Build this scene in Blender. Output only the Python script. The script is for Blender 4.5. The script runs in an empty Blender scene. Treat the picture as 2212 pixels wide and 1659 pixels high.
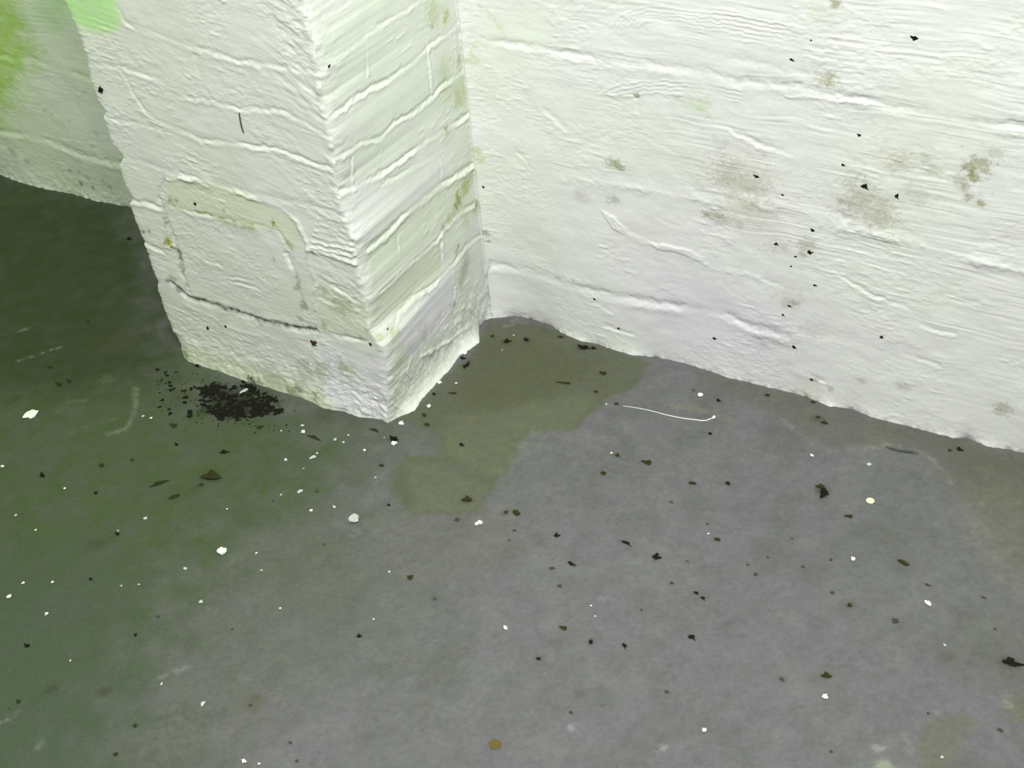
import bpy, bmesh, math, random
import numpy as np
from mathutils import Matrix, Vector

random.seed(7)
SC = bpy.context.scene
COL = SC.collection

# ------------------------------------------------------------------ camera
F = 2742.9                      # focal length in pixels of the 2212 px wide frame
S = 1.34                        # lens height above the floor (one brick course = 75 mm)
RC = np.array([[0.87281397, 0.48130051, -0.08090477],
               [0.25000987, -0.58329009, -0.77283098],
               [-0.4191549, 0.65431069, -0.62943362]])
CAM = np.array([0.76698203, -0.91625773, 1.0]) * S
cd = bpy.data.cameras.new('camera')
cam = bpy.data.objects.new('camera', cd)
COL.objects.link(cam)
cd.sensor_fit = 'HORIZONTAL'
cd.sensor_width = 36
cd.lens = F / 2212 * 36
cd.clip_start = 0.02
cm = Matrix.Identity(4)
for i in range(3):
    cm[i][0] = RC[0][i]
    cm[i][1] = -RC[1][i]
    cm[i][2] = -RC[2][i]
    cm[i][3] = CAM[i]
cam.matrix_world = cm
SC.camera = cam

# ------------------------------------------------------------------ light
w = bpy.data.worlds.new('world')
SC.world = w
w.use_nodes = True
w.node_tree.nodes['Background'].inputs[0].default_value = (0.88, 0.93, 0.90, 1)
w.node_tree.nodes['Background'].inputs[1].default_value = 0.40


def area(name, loc, aim, size, power, color, sy=None):
    l = bpy.data.lights.new(name, 'AREA')
    l.energy = power
    l.color = color
    l.shape = 'RECTANGLE'
    l.size = size
    l.size_y = sy or size
    o = bpy.data.objects.new(name, l)
    COL.objects.link(o)
    o.location = loc
    o.rotation_euler = (Vector(aim) - Vector(loc)).to_track_quat('-Z', 'Y').to_euler()
    return o


area('ceiling_tube_light', (0.92, -1.22, 2.5), (0.45, 0.0, 0.1), 0.9, 77, (1.0, 0.975, 0.985), 0.6)
area('green_lamp_light', (-1.55, -0.55, 0.95), (-1.1, 0.36, 0.35), 0.4, 3.3, (0.55, 1.0, 0.22), 0.4)
area('green_wall_top_fill', (0.6, -0.35, 1.9), (0.5, 0.33, 0.75), 0.9, 3.4, (0.58, 1.0, 0.40), 0.3)  # added green fill to tint the top of the wall, no real lamp

SC.view_settings.view_transform = 'Standard'
SC.view_settings.look = 'None'
SC.view_settings.exposure = 0.0
SC.view_settings.gamma = 1.0
SC.view_settings.use_curve_mapping = False

YW, YB = 0.323, 0.358           # planes of the wall right and left of the pier
TOP = 2.4

# ------------------------------------------------------------------ measuring


def ray(x, y):
    return RC.T @ np.array([(x - 1106) / F, (y - 829.5) / F, 1.0])


def hit(x, y, ax, val):
    d = ray(x, y)
    return CAM + d * ((val - CAM[ax]) / d[ax])


def on_floor(pts): return np.array([hit(x, y, 2, 0.0)[[0, 1]] for x, y in pts])
def on_front(pts): return np.array([hit(x, y, 1, 0.0)[[0, 2]] for x, y in pts])
def on_side(pts): return np.array([hit(x, y, 0, 0.0)[[1, 2]] for x, y in pts])
def on_wall(pts): return np.array([hit(x, y, 1, YW)[[0, 2]] for x, y in pts])
def on_back(pts): return np.array([hit(x, y, 1, YB)[[0, 2]] for x, y in pts])


def m_per_px(p):
    return float(np.linalg.norm(np.asarray(p) - CAM)) / F


# ------------------------------------------------------------------ numpy noise
_T = np.random.RandomState(5).rand(256, 256).astype(np.float32)


def vn(u, v, seed=0):
    u = np.asarray(u, np.float64) + seed * 17.31
    v = np.asarray(v, np.float64) + seed * 7.77
    iu = np.floor(u).astype(int)
    iv = np.floor(v).astype(int)
    fu = u - iu
    fv = v - iv
    fu = fu * fu * fu * (fu * (fu * 6 - 15) + 10)
    fv = fv * fv * fv * (fv * (fv * 6 - 15) + 10)

    def g(a, b):
        return _T[(a + (b // 256) * 37) % 256, (b + (a // 256) * 91) % 256]
    r = (g(iu, iv) * (1 - fu) + g(iu + 1, iv) * fu) * (1 - fv) + (g(iu, iv + 1) * (1 - fu) + g(iu + 1, iv + 1) * fu) * fv
    return r * 2 - 1


def fbm(u, v, octv=4, seed=0, gain=0.5):
    a, s, t = 1.0, 0.0, 0.0
    for k in range(octv):
        c, d = math.cos(0.6 * k), math.sin(0.6 * k)
        s = s + a * vn((u * c - v * d) * 2 ** k, (u * d + v * c) * 2 ** k, seed + k * 3)
        t += a
        a *= gain
    return s / t


def sst(x, a, b):
    t = np.clip((x - a) / (b - a), 0, 1)
    return t * t * (3 - 2 * t)


def dist_poly(U, V, pts):
    """distance to polyline; only inside a padded box, else big"""
    D = np.full(U.shape, 9.0)
    for (a, b) in zip(pts[:-1], pts[1:]):
        ab = b - a
        L = float(ab @ ab) + 1e-12
        t = np.clip(((U - a[0]) * ab[0] + (V - a[1]) * ab[1]) / L, 0, 1)
        D = np.minimum(D, np.hypot(U - a[0] - t * ab[0], V - a[1] - t * ab[1]))
    return D


def boxed(U, V, pts, pad):
    lo = pts.min(0) - pad
    hi = pts.max(0) + pad
    return (U > lo[0]) & (U < hi[0]) & (V > lo[1]) & (V < hi[1])


class Sheet:
    """a heightfield in plane coordinates (U, V) with relief H (m, outward) and colour C (linear)"""

    def __init__(s, U, V, base, seed):
        s.U, s.V = U, V
        wob = 0.0030
        s.Uw = U + wob * fbm(U * 90, V * 90, 2, seed + 50)
        s.Vw = V + wob * fbm(U * 90, V * 90, 2, seed + 60)
        s.H = np.zeros(U.shape)
        s.C = np.ones(U.shape + (3,)) * np.array(base)
        s.seed = seed
        s.n1 = fbm(U * 130, V * 130, 3, seed + 70)
        s.n2 = fbm(U * 38, V * 38, 4, seed + 80)
        s.n4 = fbm(U * 330, V * 330, 2, seed + 95)
        s.n3 = vn(U * 19, V * 26, seed + 90)

    def _d(s, pts, pad):
        m = boxed(s.U, s.V, pts, pad)
        if not m.any():
            return None, None
        return m, dist_poly(s.Uw[m], s.Vw[m], pts)

    def stroke(s, pts, depth, width, bumpy=0.5):
        m, d = s._d(pts, width * 4)
        if m is None:
            return
        s.H[m] += 0.62 * depth * np.exp(-(d / width) ** 2) * np.clip(0.75 + 1.1 * s.n3[m] + bumpy * s.n2[m] + 0.5 * s.n1[m], 0.28, 1.6)

    def joint(s, pts, depth=0.0016, width=0.003, lip=1.0, drop=0.006):
        s.stroke(pts, -depth * 1.05, width * 1.35)
        s.stroke(pts - np.array([0, drop * 1.1]), depth * 0.55 * lip, width * 1.35)

    def tint(s, m, k, col):
        k = np.clip(k, 0, 1)[:, None]
        s.C[m] = s.C[m] * (1 - k) + np.array(col) * k

    def line_stain(s, pts, width, k, col, ragged=0.7):
        m, d = s._d(pts, width * 3)
        if m is None:
            return
        s.tint(m, k * np.exp(-(d / width) ** 2) * (1 - ragged + ragged * sst(s.n1[m] + s.n2[m], -0.3, 0.5) * 1.5), col)

    def blob(s, p, r, k, col, ragged=0.8, asp=1.0, ang=0.0):
        pts = np.array([p])
        m = boxed(s.U, s.V, pts, r * 2.6 * max(1, asp))
        if not m.any():
            return
        du = s.Uw[m] - p[0]
        dv = s.Vw[m] - p[1]
        c, n = math.cos(ang), math.sin(ang)
        a = (du * c + dv * n) / asp
        b = -du * n + dv * c
        g = np.exp(-(a * a + b * b) / (r * r))
        g = g * (1 - ragged) * 0.8 + ragged * sst(g + 0.38 * s.n1[m] + 0.22 * s.n2[m] + 0.42 * s.n4[m], 0.28, 0.85)
        s.tint(m, k * g, col)

    def region(s, pts, k, col, soft=0.012, rag=0.012):
        """filled polygon with a soft ragged border"""
        m = boxed(s.U, s.V, pts, soft * 2 + rag)
        if not m.any():
            return
        u = s.U[m] + rag * fbm(s.U[m] * 30, s.V[m] * 30, 4, s.seed + 11)
        v = s.V[m] + rag * fbm(s.U[m] * 30, s.V[m] * 30, 4, s.seed + 12)
        ins = np.zeros(u.shape, bool)
        n = len(pts)
        for i in range(n):
            a, b = pts[i], pts[(i + 1) % n]
            c = (a[1] > v) != (b[1] > v)
            with np.errstate(divide='ignore', invalid='ignore'):
                xx = (b[0] - a[0]) * (v - a[1]) / (b[1] - a[1] + 1e-12) + a[0]
            ins ^= c & (u < xx)
        d = dist_poly(u, v, np.vstack([pts, pts[:1]]))
        sd = np.where(ins, d, -d)
        s.tint(m, k * sst(sd, -soft, soft) * (0.86 + 0.22 * s.n2[m] + 0.12 * s.n1[m]), col)


def grid_object(name, P, C, mat, flip=False):
    nr, nc = P.shape[:2]
    me = bpy.data.meshes.new(name)
    nv = nr * nc
    me.vertices.add(nv)
    me.vertices.foreach_set('co', P.reshape(-1).astype(np.float32))
    idx = np.arange(nv).reshape(nr, nc)
    a, b, c, d = idx[:-1, :-1], idx[:-1, 1:], idx[1:, 1:], idx[1:, :-1]
    q = np.stack([a, b, c, d] if not flip else [a, d, c, b], -1).reshape(-1)
    nf = (nr - 1) * (nc - 1)
    me.loops.add(nf * 4)
    me.loops.foreach_set('vertex_index', q.astype(np.int32))
    me.polygons.add(nf)
    me.polygons.foreach_set('loop_start', (np.arange(nf) * 4).astype(np.int32))
    me.polygons.foreach_set('use_smooth', np.ones(nf, bool))
    ca = me.color_attributes.new('paint', 'FLOAT_COLOR', 'POINT')
    C4 = np.ones((nv, 4), np.float32)
    C4[:, :3] = C.reshape(-1, 3)
    ca.data.foreach_set('color', C4.reshape(-1))
    me.update()
    me.validate()
    me.materials.append(mat)
    o = bpy.data.objects.new(name, me)
    COL.objects.link(o)
    return o


def axis(lo, f0, f1, hi, step):
    """fine spacing between f0 and f1, growing outside"""
    mid = list(np.arange(f0, f1 + step * 0.5, step))
    out = []
    x, st = f0, step
    while x > lo:
        st *= 1.12
        x -= st
        out.append(max(x, lo))
    pre = out[::-1]
    out = []
    x, st = mid[-1], step
    while x < hi:
        st *= 1.12
        x += st
        out.append(min(x, hi))
    return np.array(pre + mid + out)


# ------------------------------------------------------------------ materials


def surface(name, rough, bump, mottle, scale, spec=0.35):
    m = bpy.data.materials.new(name)
    m.use_nodes = True
    t = m.node_tree
    N, L = t.nodes, t.links
    bs = N['Principled BSDF']
    bs.inputs['Roughness'].default_value = rough
    bs.inputs['Specular IOR Level'].default_value = spec
    at = N.new('ShaderNodeAttribute')
    at.attribute_name = 'paint'
    tc = N.new('ShaderNodeTexCoord')
    no = N.new('ShaderNodeTexNoise')
    no.inputs['Scale'].default_value = scale
    no.inputs['Detail'].default_value = 6
    L.new(tc.outputs['Object'], no.inputs['Vector'])
    mr = N.new('ShaderNodeMapRange')
    mr.inputs['To Min'].default_value = 1 - mottle
    mr.inputs['To Max'].default_value = 1 + mottle
    L.new(no.outputs['Fac'], mr.inputs['Value'])
    vm = N.new('ShaderNodeVectorMath')
    vm.operation = 'SCALE'
    L.new(at.outputs['Color'], vm.inputs[0])
    L.new(mr.outputs['Result'], vm.inputs['Scale'])
    L.new(vm.outputs['Vector'], bs.inputs['Base Color'])
    n2 = N.new('ShaderNodeTexNoise')
    n2.inputs['Scale'].default_value = scale * 2.5
    n2.inputs['Detail'].default_value = 4
    L.new(tc.outputs['Object'], n2.inputs['Vector'])
    bp = N.new('ShaderNodeBump')
    bp.inputs['Strength'].default_value = bump
    bp.inputs['Distance'].default_value = 0.0006
    L.new(n2.outputs['Fac'], bp.inputs['Height'])
    L.new(bp.outputs['Normal'], bs.inputs['Normal'])
    return m


M_WALL = surface('white_masonry_paint', 0.55, 0.5, 0.04, 240)
M_FLOOR = surface('worn_grey_floor_paint', 0.62, 0.5, 0.10, 190, 0.3)


def crumb_mat(name, col, rough=0.7, var=0.3, scale=700):
    m = bpy.data.materials.new(name)
    m.use_nodes = True
    N, L = m.node_tree.nodes, m.node_tree.links
    bs = N['Principled BSDF']
    bs.inputs['Roughness'].default_value = rough
    bs.inputs['Specular IOR Level'].default_value = 0.12
    tc = N.new('ShaderNodeTexCoord')
    no = N.new('ShaderNodeTexNoise')
    no.inputs['Scale'].default_value = scale
    L.new(tc.outputs['Object'], no.inputs['Vector'])
    rp = N.new('ShaderNodeValToRGB')
    rp.color_ramp.elements[0].position = 0.3
    rp.color_ramp.elements[1].position = 0.7
    rp.color_ramp.elements[0].color = tuple(c * (1 - var) for c in col) + (1,)
    rp.color_ramp.elements[1].color = tuple(min(1, c * (1 + var)) for c in col) + (1,)
    L.new(no.outputs['Fac'], rp.inputs['Fac'])
    L.new(rp.outputs['Color'], bs.inputs['Base Color'])
    return m


M_CHIP = crumb_mat('white_paint_chip', (0.86, 0.88, 0.80), 0.6, 0.06)
M_DULL = crumb_mat('dull_plaster_crumb', (0.50, 0.53, 0.50), 0.8, 0.15)
M_YCHIP = crumb_mat('yellowish_chip', (0.78, 0.82, 0.52), 0.6, 0.08)
M_BLACK = crumb_mat('black_grit', (0.010, 0.011, 0.006), 0.9, 0.5)
M_OLIVE = crumb_mat('olive_grit', (0.030, 0.034, 0.010), 0.9, 0.45)
M_GREY = crumb_mat('grey_grit', (0.055, 0.057, 0.042), 0.9, 0.4)
M_BROWN = crumb_mat('brown_grit', (0.125, 0.098, 0.030), 0.9, 0.35)

LAV = (0.75, 0.73, 0.785)
PALE = (0.68, 0.72, 0.55)
ALG = (0.40, 0.46, 0.15)
OLV = (0.20, 0.23, 0.08)
DIRT = (0.28, 0.28, 0.22)
SLATE = (0.17, 0.19, 0.16)
WHITE = (0.765, 0.775, 0.745)


def relief(s, streak_mask, streak=0.0005, lump=0.0005, big=0.0016, ang=0.0, k=1.0):
    """rolled and brushed paint over masonry"""
    U, V = s.U, s.V
    c, n = math.cos(ang), math.sin(ang)
    a = U * c + V * n + 0.02 * fbm(U * 6, V * 6, 2, s.seed + 1)
    b = -U * n + V * c + 0.010 * fbm(U * 7, V * 7, 3, s.seed + 2)
    s.H += big * fbm(U * 9, V * 9, 3, s.seed + 3)
    s.H += k * 0.0007 * fbm(U * 30, V * 45, 3, s.seed + 4)
    patch = sst(fbm(U * 12, V * 12, 3, s.seed + 5), -0.25, 0.35)
    s.H += lump * patch * fbm(U * 110, V * 190, 3, s.seed + 6, 0.65)
    br = 0.35 + 0.9 * sst(fbm(a * 14, b * 40, 3, s.seed + 17), -0.3, 0.4)
    s.H += streak * streak_mask * br * (vn(a * 11, b * 210, s.seed + 7) + 0.8 * vn(a * 23, b * 400, s.seed + 8))
    # short dashes of dried paint
    dash = sst(vn(a * 55, b * 170, s.seed + 9), 0.45, 0.95)
    s.H += 0.0006 * dash * patch


# ================================================================== WALL RIGHT
xs = axis(-0.40, -0.02, 1.02, 3.2, 0.0016)
zs = axis(-0.02, 0.0, 0.76, TOP, 0.0011)
U, V = np.meshgrid(xs, zs)
W = Sheet(U, V, WHITE, 1)
mask = 0.25 + 0.75 * sst(U * 0.9 + V * 1.2 + 0.15 * fbm(U * 8, V * 8, 2, 3), 0.55, 1.0)
mask *= 0.35 + 0.65 * sst(V, 0.12, 0.30) * 1.0
# brush swirl: bend the stroke coordinate
relief(W, mask, 0.00025, 0.00052, 0.0024)
P_ = on_wall
W.joint(P_([(985, 70), (1050, 84), (1130, 98), (1200, 112), (1314, 130), (1406, 140)]), 0.0022, 0.0042, 0.85, 0.009)
W.joint(P_([(1430, 92), (1520, 115), (1612, 133), (1700, 150), (1790, 166)]), 0.0014, 0.004, 0.6, 0.008)
W.joint(P_([(1406, 140), (1500, 152), (1594, 174), (1727, 183), (1841, 211), (1933, 229), (2070, 256), (2212, 272), (2400, 300)]), 0.0022, 0.0045, 0.85, 0.010)
W.stroke(P_([(1700, 208), (1800, 216), (1900, 228)]), 0.0022, 0.003)
W.stroke(P_([(2080, 285), (2212, 296), (2300, 305)]), 0.0009, 0.003)
W.stroke(P_([(1223, 389), (1337, 403), (1475, 426), (1560, 440)]), 0.0022, 0.007)
W.stroke(P_([(1612, 435), (1700, 450), (1750, 467), (1795, 490), (1933, 517), (2070, 554), (2212, 586), (2400, 620)]), 0.0034, 0.009, 0.9)
W.stroke(P_([(1612, 415), (1700, 428), (1780, 448), (1830, 470)]), -0.0018, 0.007)
W.joint(P_([(1062, 570), (1120, 585), (1200, 605), (1314, 632), (1429, 655), (1566, 678), (1626, 705), (1700, 725)]), 0.0026, 0.0055, 1.0, 0.012)
for k in range(3):
    o = k * 9
    W.stroke(P_([(1305 + o, 458 + o * .4), (1328 + o, 492), (1383 + o, 524), (1475, 548 - o * .6), (1521, 570 - o * .6)]), 0.0016, 0.0026)
W.stroke(P_([(1500, 560), (1540, 580), (1590, 592), (1640, 600)]), 0.0024, 0.005)
for k in range(6):
    o = k * 11
    W.stroke(P_([(1322 + o, 62 - o * .1), (1336 + o, 36 + o * .2), (1392 + o * .6, 14 + o * .75), (1470, 20 + o * .8), (1600, 36 + o * .9), (1760, 60 + o)]), 0.0009, 0.0019)
for k in range(4):
    o = k * 9
    W.stroke(P_([(1290 + o, 205), (1330 + o, 184 + o), (1400, 174 + o), (1500, 178 + o), (1600, 196 + o)]), 0.0008, 0.002)
for (x0, y0, L, sl) in [(1310, 700, 60, .35), (1290, 650, 30, .6), (1400, 300, 60, .5), (1580, 280, 60, .5), (1640, 310, 70, .3), (1500, 215, 40, .7),
                        (1440, 215, 8, 6), (1372, 210, 6, 9), (1900, 640, 60, .4), (1990, 700, 70, .3), (1700, 790, 80, .4), (1950, 760, 80, .35),
                        (2040, 640, 70, .2), (1420, 470, 60, .4), (1360, 500, 60, .45), (1640, 600, 70, .4), (1810, 590, 90, .6), (1180, 240, 40, .9),
                        (1120, 330, 30, 1.2), (1170, 160, 30, 2.0)]:
    W.joint(P_([(x0, y0), (x0 + L, y0 + L * sl)]), 0.0012, 0.003, 1.2, 0.005)
# ragged foot of the wall on the floor
tr = on_floor([(1010, 680), (1062, 684), (1075, 685), (1115, 682), (1150, 688), (1190, 702), (1215, 720), (1250, 737), (1290, 745), (1330, 758), (1365, 767), (1420, 772),
               (1480, 785), (1530, 800), (1570, 815), (1620, 826), (1680, 840), (1740, 855), (1790, 878), (1840, 884), (1880, 900), (1950, 918),
               (2000, 930), (2060, 945), (2090, 943), (2130, 962), (2180, 970), (2212, 978), (2300, 1003)])
offx = np.interp(U, tr[:, 0], tr[:, 1] - YW, left=0, right=0)
offx = offx - 0.0016 * fbm(U * 160, V * 120, 3, 9)
tr_s = np.convolve(np.interp(xs, tr[:, 0], tr[:, 1] - YW, left=0, right=0), np.ones(61) / 61, 'same')
yoff = tr_s[None, :] * np.exp(-np.maximum(V, 0) / 0.12) + (offx - tr_s[None, :]) * np.exp(-np.maximum(V, 0) / 0.010)
# fillet of paint in the inner corner
W.H += 0.006 * np.exp(-np.abs(U - 0.012) / 0.007)
# colour
n = fbm(U * 5, V * 7, 4, 21)
W.tint(np.ones(U.shape, bool).nonzero(), 0.55 * sst(n, -0.1, 0.5).reshape(-1), (0.74, 0.79, 0.68))
lav = on_wall([(1350, 570), (1480, 560), (1600, 600), (1720, 700), (1740, 800), (1640, 810), (1500, 780), (1380, 750), (1330, 660)])
W.region(lav, 0.75, LAV, 0.05, 0.03)
W.region(on_wall([(1280, 420), (1700, 470), (1800, 560), (1300, 560)]), 0.35, (0.77, 0.76, 0.77), 0.05, 0.03)
for (x, y, r, k, c) in [(1328, 352, 15, .75, OLV), (1340, 362, 10, .7, OLV), (1498, 224, 26, .5, (.42, .55, .36)), (1520, 235, 18, .4, (.42, .55, .36)), (1784, 169, 20, .6, OLV),
                        (1790, 176, 9, .5, OLV), (1374, 206, 6, .8, OLV), (1600, 385, 62, .42, (.45, .44, .34)), (1570, 370, 30, .40, DIRT), (1620, 400, 34, .35, DIRT),
                        (1600, 450, 36, .34, (.45, .44, .34)), (1540, 466, 18, .6, DIRT), (1560, 474, 14, .6, DIRT), (1524, 463, 8, .7, DIRT), (1597, 482, 14, .4, DIRT),
                        (1640, 470, 40, .25, (.45, .44, .34)), (1864, 435, 50, .46, DIRT), (1890, 462, 40, .40, (.42, .40, .33)), (1835, 432, 22, .42, DIRT), (1905, 480, 20, .35, DIRT),
                        (1933, 344, 26, .42, (.42, .38, .28)), (1960, 356, 20, .3, DIRT), (1997, 339, 14, .45, OLV), (2015, 366, 15, .4, OLV), (1979, 421, 24, .33, DIRT),
                        (2116, 355, 17, .85, OLV), (2102, 378, 12, .85, OLV), (2095, 362, 12, .6, OLV), (2075, 392, 15, .75, DIRT), (2082, 405, 10, .6, DIRT), (2093, 426, 9, .5, DIRT),
                        (2150, 332, 14, .4, OLV), (2120, 440, 8, .8, OLV), (1680, 531, 18, .45, DIRT), (1750, 530, 16, .55, OLV), (1735, 548, 10, .5, DIRT), (1658, 737, 30, .35, (.36, .34, .40)),
                        (1640, 742, 16, .35, (.36, .34, .40)), (1700, 735, 20, .3, (.36, .34, .40)), (2167, 880, 14, .5, OLV), (2160, 892, 12, .4, OLV), (1804, 9, 8, .75, OLV), (1772, 27, 24, .3, (.48, .52, .34)),
                        (1705, 660, 18, .45, DIRT), (1717, 655, 8, .6, DIRT), (1760, 820, 10, .5, OLV), (1796, 838, 10, .5, OLV), (1866, 822, 12, .4, SLATE), (1950, 833, 12, .35, SLATE), (1560, 305, 14, .25, SLATE),
                        (1460, 212, 10, .3, DIRT), (1324, 430, 12, .5, SLATE), (1255, 422, 16, .35, DIRT), (1700, 640, 30, .25, DIRT), (1760, 710, 24, .25, DIRT),
                        (1035, 325, 12, .5, ALG), (1040, 345, 10, .5, ALG), (1020, 130, 14, .4, ALG), (1022, 100, 10, .3, ALG), (1052, 500, 9, .7, SLATE), (1057, 520, 6, .7, SLATE),
                        (1030, 440, 8, .6, SLATE), (1080, 60, 8, .35, ALG), (1062, 672, 7, .5, SLATE), (1745, 850, 30, .35, (.55, .58, .35)), (2130, 965, 14, .3, (.5, .52, .36))]:
    p = on_wall([(x, y)])[0]
    W.blob(p, r * 0.00078, k * (.72 if r > 12 else .9), tuple(np.array(c) * (1.12, 1.06, .92)), 0.78, 1.25, -0.1)
W.line_stain(on_wall([(1035, 10), (1065, 35), (1080, 60), (1092, 80), (1070, 88), (1040, 80)]), 0.0022, 0.5, ALG)
W.line_stain(on_wall([(1200, 600), (1314, 628), (1429, 652), (1566, 676), (1640, 712)]), 0.005, 0.35, (0.40, 0.40, 0.44))
W.line_stain(on_wall([(1594, 172), (1727, 182), (1841, 209), (1933, 228), (2070, 254), (2212, 271)]), 0.004, 0.3, (0.42, 0.47, 0.42))
W.line_stain(on_wall([(1060, 560), (1054, 600), (1060, 650), (1066, 684)]), 0.002, 0.5, SLATE)
m = V < 0.012
W.tint(m, (0.30 * sst(W.n1 + W.n2, -0.1, 0.6) * np.exp(-np.maximum(V, 0) / 0.004))[m], DIRT)
Pw = np.stack([U, YW + yoff - W.H, V], -1)
wall_right = grid_object('wall_right', Pw, W.C, M_WALL)
wall_right['kind'] = 'structure'

# ================================================================== WALL LEFT
xs = axis(-3.2, -1.45, -0.45, -0.35, 0.0022)
zs = axis(-0.02, 0.0, 0.50, TOP, 0.0018)
U, V = np.meshgrid(xs, zs)
B = Sheet(U, V, (0.74, 0.75, 0.70), 2)
B.C *= 0.90
relief(B, 0.4, 0.0004, 0.0005, 0.003)
B.joint(on_back([(0, 284), (60, 292), (120, 310), (180, 335), (260, 352)]), 0.0035, 0.006, 1.0, 0.012)
B.joint(on_back([(0, 120), (60, 126), (140, 150), (190, 170)]), 0.002, 0.005, 0.8, 0.010)
tr = on_floor([(-60, 355), (0, 378), (60, 398), (120, 412), (160, 420), (210, 435), (250, 442), (290, 450)])
t0 = np.interp(U, tr[:, 0], tr[:, 1] - YB)
t0 = t0 + 0.003 * fbm(U * 110, V * 90, 3, 8)
yoff = t0 * np.exp(-np.maximum(V, 0) / 0.03)
allm = np.ones(U.shape, bool).nonzero()
B.tint(allm, 0.75 * sst(fbm(U * 6, V * 6, 4, 31), -0.3, 0.5).reshape(-1), (0.64, 0.68, 0.54))
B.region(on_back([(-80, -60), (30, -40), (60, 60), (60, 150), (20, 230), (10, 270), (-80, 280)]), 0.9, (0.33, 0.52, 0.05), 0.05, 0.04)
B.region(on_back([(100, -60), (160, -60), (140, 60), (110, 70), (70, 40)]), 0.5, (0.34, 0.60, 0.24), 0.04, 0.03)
B.region(on_back([(-60, 285), (60, 300), (180, 345), (270, 370), (270, 440), (160, 425), (-60, 380)]), 0.35, (0.42, 0.44, 0.32), 0.02, 0.02)
for (x, y, r, k, c) in [(175, 395, 9, .8, SLATE), (200, 403, 6, .8, SLATE), (150, 368, 6, .6, SLATE), (170, 372, 5, .6, SLATE), (190, 385, 7, .5, SLATE), (30, 330, 14, .4, OLV), (60, 350, 12, .35, OLV),
                        (112, 247, 5, .6, DIRT), (95, 240, 6, .4, DIRT), (150, 262, 6, .4, DIRT), (20, 322, 8, .5, OLV), (238, 405, 10, .4, SLATE), (225, 395, 8, .4, SLATE), (185, 196, 4, .6, DIRT), (210, 290, 8, .3, DIRT), (200, 315, 6, .4, DIRT)]:
    B.blob(on_back([(x, y)])[0], r * 0.0009, k, c)
Pb = np.stack([U, YB + yoff - B.H, V], -1)
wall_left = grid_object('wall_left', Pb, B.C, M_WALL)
wall_left['kind'] = 'structure'

# ================================================================== PIER
zs = axis(-0.015, 0.0, 0.74, TOP, 0.0012)
eL = on_front([(130, 0), (145, 37), (159, 68), (172, 101), (182, 138), (189, 176), (203, 219), (221, 241), (216, 253), (230, 304), (248, 328), (258, 341),
               (250, 361), (262, 398), (280, 429), (275, 442), (287, 479), (304, 520), (305, 523), (323, 579), (336, 609), (335, 628), (353, 684), (368, 717), (383, 744), (388, 764)])
eC = on_front([(654, 0), (668, 51), (681, 101), (691, 152), (698, 209), (708, 257), (718, 304), (725, 354), (727, 398), (745, 466), (769, 523), (774, 579), (796, 650),
               (803, 714), (832, 754), (841, 805), (843, 860), (843, 923)])


def edge(e, z):
    o = np.argsort(e[:, 1])
    return np.interp(z, e[o, 1], e[o, 0])


xL = edge(eL, zs)
xC = edge(eC, zs)
xC = xC * 0.85 + 0.0012 * fbm(zs * 70, zs * 0, 3, 33)
xL = xL + 0.0016 * fbm(zs * 230, zs * 0 + 5, 3, 34)
nL, nF, nS = 60, 330, 250
ft = on_floor([(385, 757), (409, 781), (454, 796), (506, 815), (548, 830), (596, 844), (648, 858), (674, 869), (701, 883), (742, 890), (782, 903), (823, 906), (843, 925)])
st_ = on_floor([(843, 925), (860, 900), (897, 886), (911, 862), (938, 829), (965, 802), (988, 768), (1015, 751), (1032, 738), (1029, 704), (1042, 690), (1062, 684)])
Z = zs[:, None]
rag = np.exp(-np.maximum(Z, 0) / 0.014)
# front
tF = np.linspace(0, 1, nF)[None, :]
XF = xL[:, None] * (1 - tF) + xC[:, None] * tF
YF = np.interp(XF, ft[:, 0], ft[:, 1]) * np.exp(-np.maximum(Z, 0) / 0.05) * 0.9
ZF = Z + 0 * XF
FR = Sheet(XF, ZF, WHITE, 3)
relief(FR, 0.35 + 0 * XF, 0.0003, 0.0006, 0.0016, -0.12, 0.9)
Q = on_front
J = FR.joint
J(Q([(257, -30), (257, 20), (270, 47), (300, 62), (340, 72), (405, 95), (506, 128), (640, 149), (690, 158)]), .0018, .0032)
J(Q([(182, 138), (236, 142), (287, 152), (338, 170), (371, 203), (456, 216), (516, 233), (560, 235), (608, 238), (658, 262), (702, 290)]), .0018, .003)
J(Q([(422, 122), (430, 160), (436, 186), (456, 212)]), .0016, .003)
J(Q([(216, 245), (240, 258), (304, 268), (341, 276)]), .0022, .003)
J(Q([(263, 155), (290, 203), (304, 230), (317, 243), (341, 262), (398, 284), (432, 300), (527, 311), (608, 324), (675, 351), (719, 365)]), .0020, .0028)
J(Q([(250, 335), (304, 348), (354, 365), (392, 375), (473, 398), (540, 415), (608, 432), (675, 442), (740, 468)]), .0026, .0035, 1.1, .008)
J(Q([(354, 378), (351, 405), (341, 432)]), .0022, .0035, 0.4)
FR.stroke(Q([(345, 432), (353, 448), (364, 489), (379, 519), (387, 549), (394, 594), (409, 631)]), -.0044, .0042)
J(Q([(275, 433), (312, 437), (350, 450)]), .0026, .003)
J(Q([(303, 521), (350, 542)]), .0018, .003)
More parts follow.
